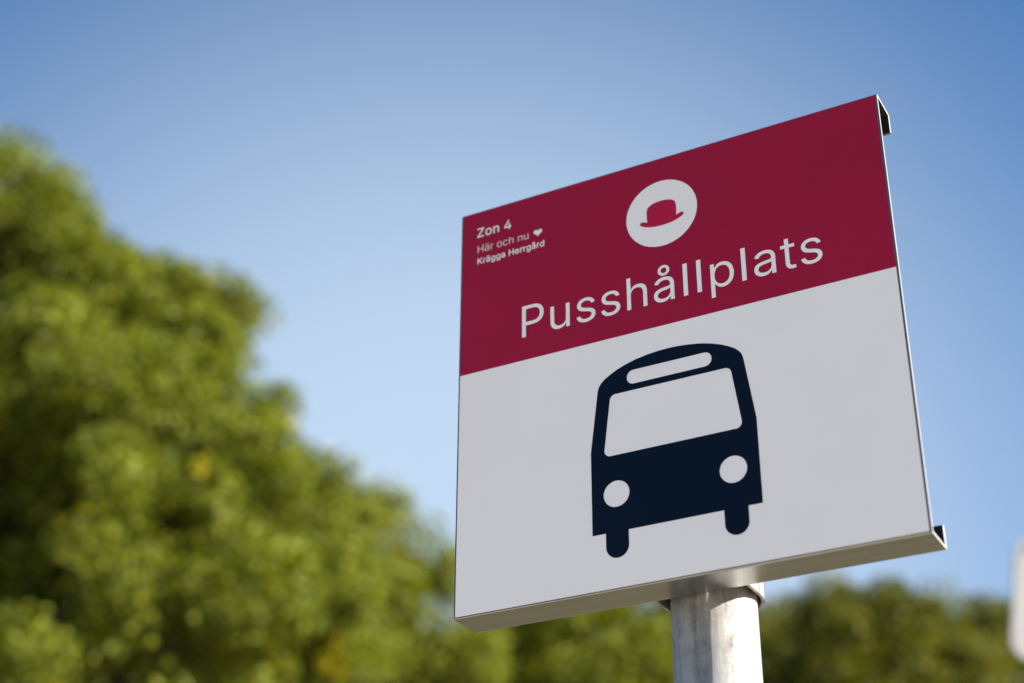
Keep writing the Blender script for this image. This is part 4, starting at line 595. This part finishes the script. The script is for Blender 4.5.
for i in range(48):
    t = i / 48 * math.tau
    heart.append((119.6 + 6.6 * math.sin(t) ** 3, 61.6 - (13 * math.cos(t) - 5 * math.cos(2*t) - 2 * math.cos(3*t) - math.cos(4*t)) / 16 * 6.1))
flat('heart_symbol', [heart], -0.5, M_WHITE, panel)

# pole: thick galvanised tube with a soft rim, standing in a collar of gravel
bm = bmesh.new()
zs = [(-0.3, 1.0), (PLATE_TOP - 60 * K, 1.0), (PLATE_TOP - 58 * K, 0.97), (PLATE_TOP - 58 * K, 0.90), (PLATE_TOP - 90 * K, 0.89)]
N = 240
rings = [[bm.verts.new((POLE_R * K * s * math.cos(k * math.tau / N), POLE_R * K * s * math.sin(k * math.tau / N), z)) for k in range(N)] for z, s in zs]
for a, b in zip(rings, rings[1:]):
    for k in range(N):
        bm.faces.new((a[k], a[(k + 1) % N], b[(k + 1) % N], b[k]))
pole = from_bm('pole', bm, M_GALV, sign, True)

# clamps: strap round the back of the pole with two straight arms to the plate's lips
def clamp(v0, v1):
    bm = bmesh.new()
    ri, ro = 57.5, 61.5
    def side(r):
        q = [(-r, D + 0.05), (-r, POLE_D)] + [(x, POLE_D + y) for x, y in arc(0, 0, r, 180, 0, 28)][1:-1] + [(r, POLE_D), (r, D + 0.05)]
        return q
    qi, qo = side(ri), side(ro)
    grid = [[bm.verts.new(loc(POLE_U + x, v, d)) for x, d in q] for v in (v0, v1) for q in (qi, qo)]
    m = len(qi)
    for i in range(m - 1):
        for a, b in ((0, 2), (1, 3), (0, 1), (2, 3)):
            bm.faces.new((grid[a][i], grid[a][i + 1], grid[b][i + 1], grid[b][i]))
    for i in (0, m - 1):
        bm.faces.new((grid[0][i], grid[1][i], grid[3][i], grid[2][i]))
    bmesh.ops.recalc_face_normals(bm, faces=bm.faces)
    bmesh.ops.bevel(bm, geom=[e for e in bm.edges if e.is_manifold and e.calc_face_angle(0) > 1.2], offset=0.6 * K, segments=2, affect='EDGES')
    c = from_bm('clamp', bm, M_GALV, sign)
    for s in (-1, 1):               # bolt heads on the arms
        b = bmesh.new()
        bmesh.ops.create_cone(b, cap_ends=True, segments=6, radius1=9 * K, radius2=9 * K, depth=7 * K)
        bmesh.ops.rotate(b, verts=b.verts, matrix=Matrix.Rotation(R(90), 3, 'Y'))
        bmesh.ops.translate(b, verts=b.verts, vec=loc(POLE_U + s * (ro + 3.6), v0 + 16, D + 26))
        from_bm('bolt', b, M_GALV, c)
clamp(H - 76, H - 6)
clamp(60, 130)

# ------------------------------------------------------------------ the white panel at the right edge of the picture
pr = empty('white_panel', (1.773, 5.733, 0.0), R(4))
tag(pr, 'blurred white panel with a rounded lower corner at the right edge of the photo', 'sign')
bm = bmesh.new()
shape = rounded([(0.0, 3.507), (0.56, 3.40), (0.667, 3.867), (0.09, 3.973)], 0.073, 10)
fr = [bm.verts.new((x, -0.008, z)) for x, z in shape]
bk = [bm.verts.new((x, 0.008, z)) for x, z in shape]
bm.faces.new(fr); bm.faces.new(bk[::-1])
for i in range(len(fr)):
    j = (i + 1) % len(fr)
    bm.faces.new((fr[i], bk[i], bk[j], fr[j]))
bmesh.ops.recalc_face_normals(bm, faces=bm.faces)
bmesh.ops.bevel(bm, geom=[e for e in bm.edges if e.calc_face_angle(0) > 1.2], offset=0.003, segments=2, affect='EDGES')
from_bm('plate', bm, M_ENAMEL, pr)
bm = bmesh.new()
tube(bm, [Vector((0.35, 0.040, z)) for z in (-0.3, 1.0, 2.0, 3.0, 3.80)], [0.03] * 5, 20)
from_bm('post', bm, M_GALV, pr, True)
bm = bmesh.new()
bmesh.ops.create_uvsphere(bm, u_segments=16, v_segments=10, radius=0.015)
for v in bm.verts: v.co.y *= 0.5
bmesh.ops.translate(bm, verts=bm.verts, vec=(0.133, -0.011, 3.923))
from_bm('bolt', bm, M_CHROME, pr, True)
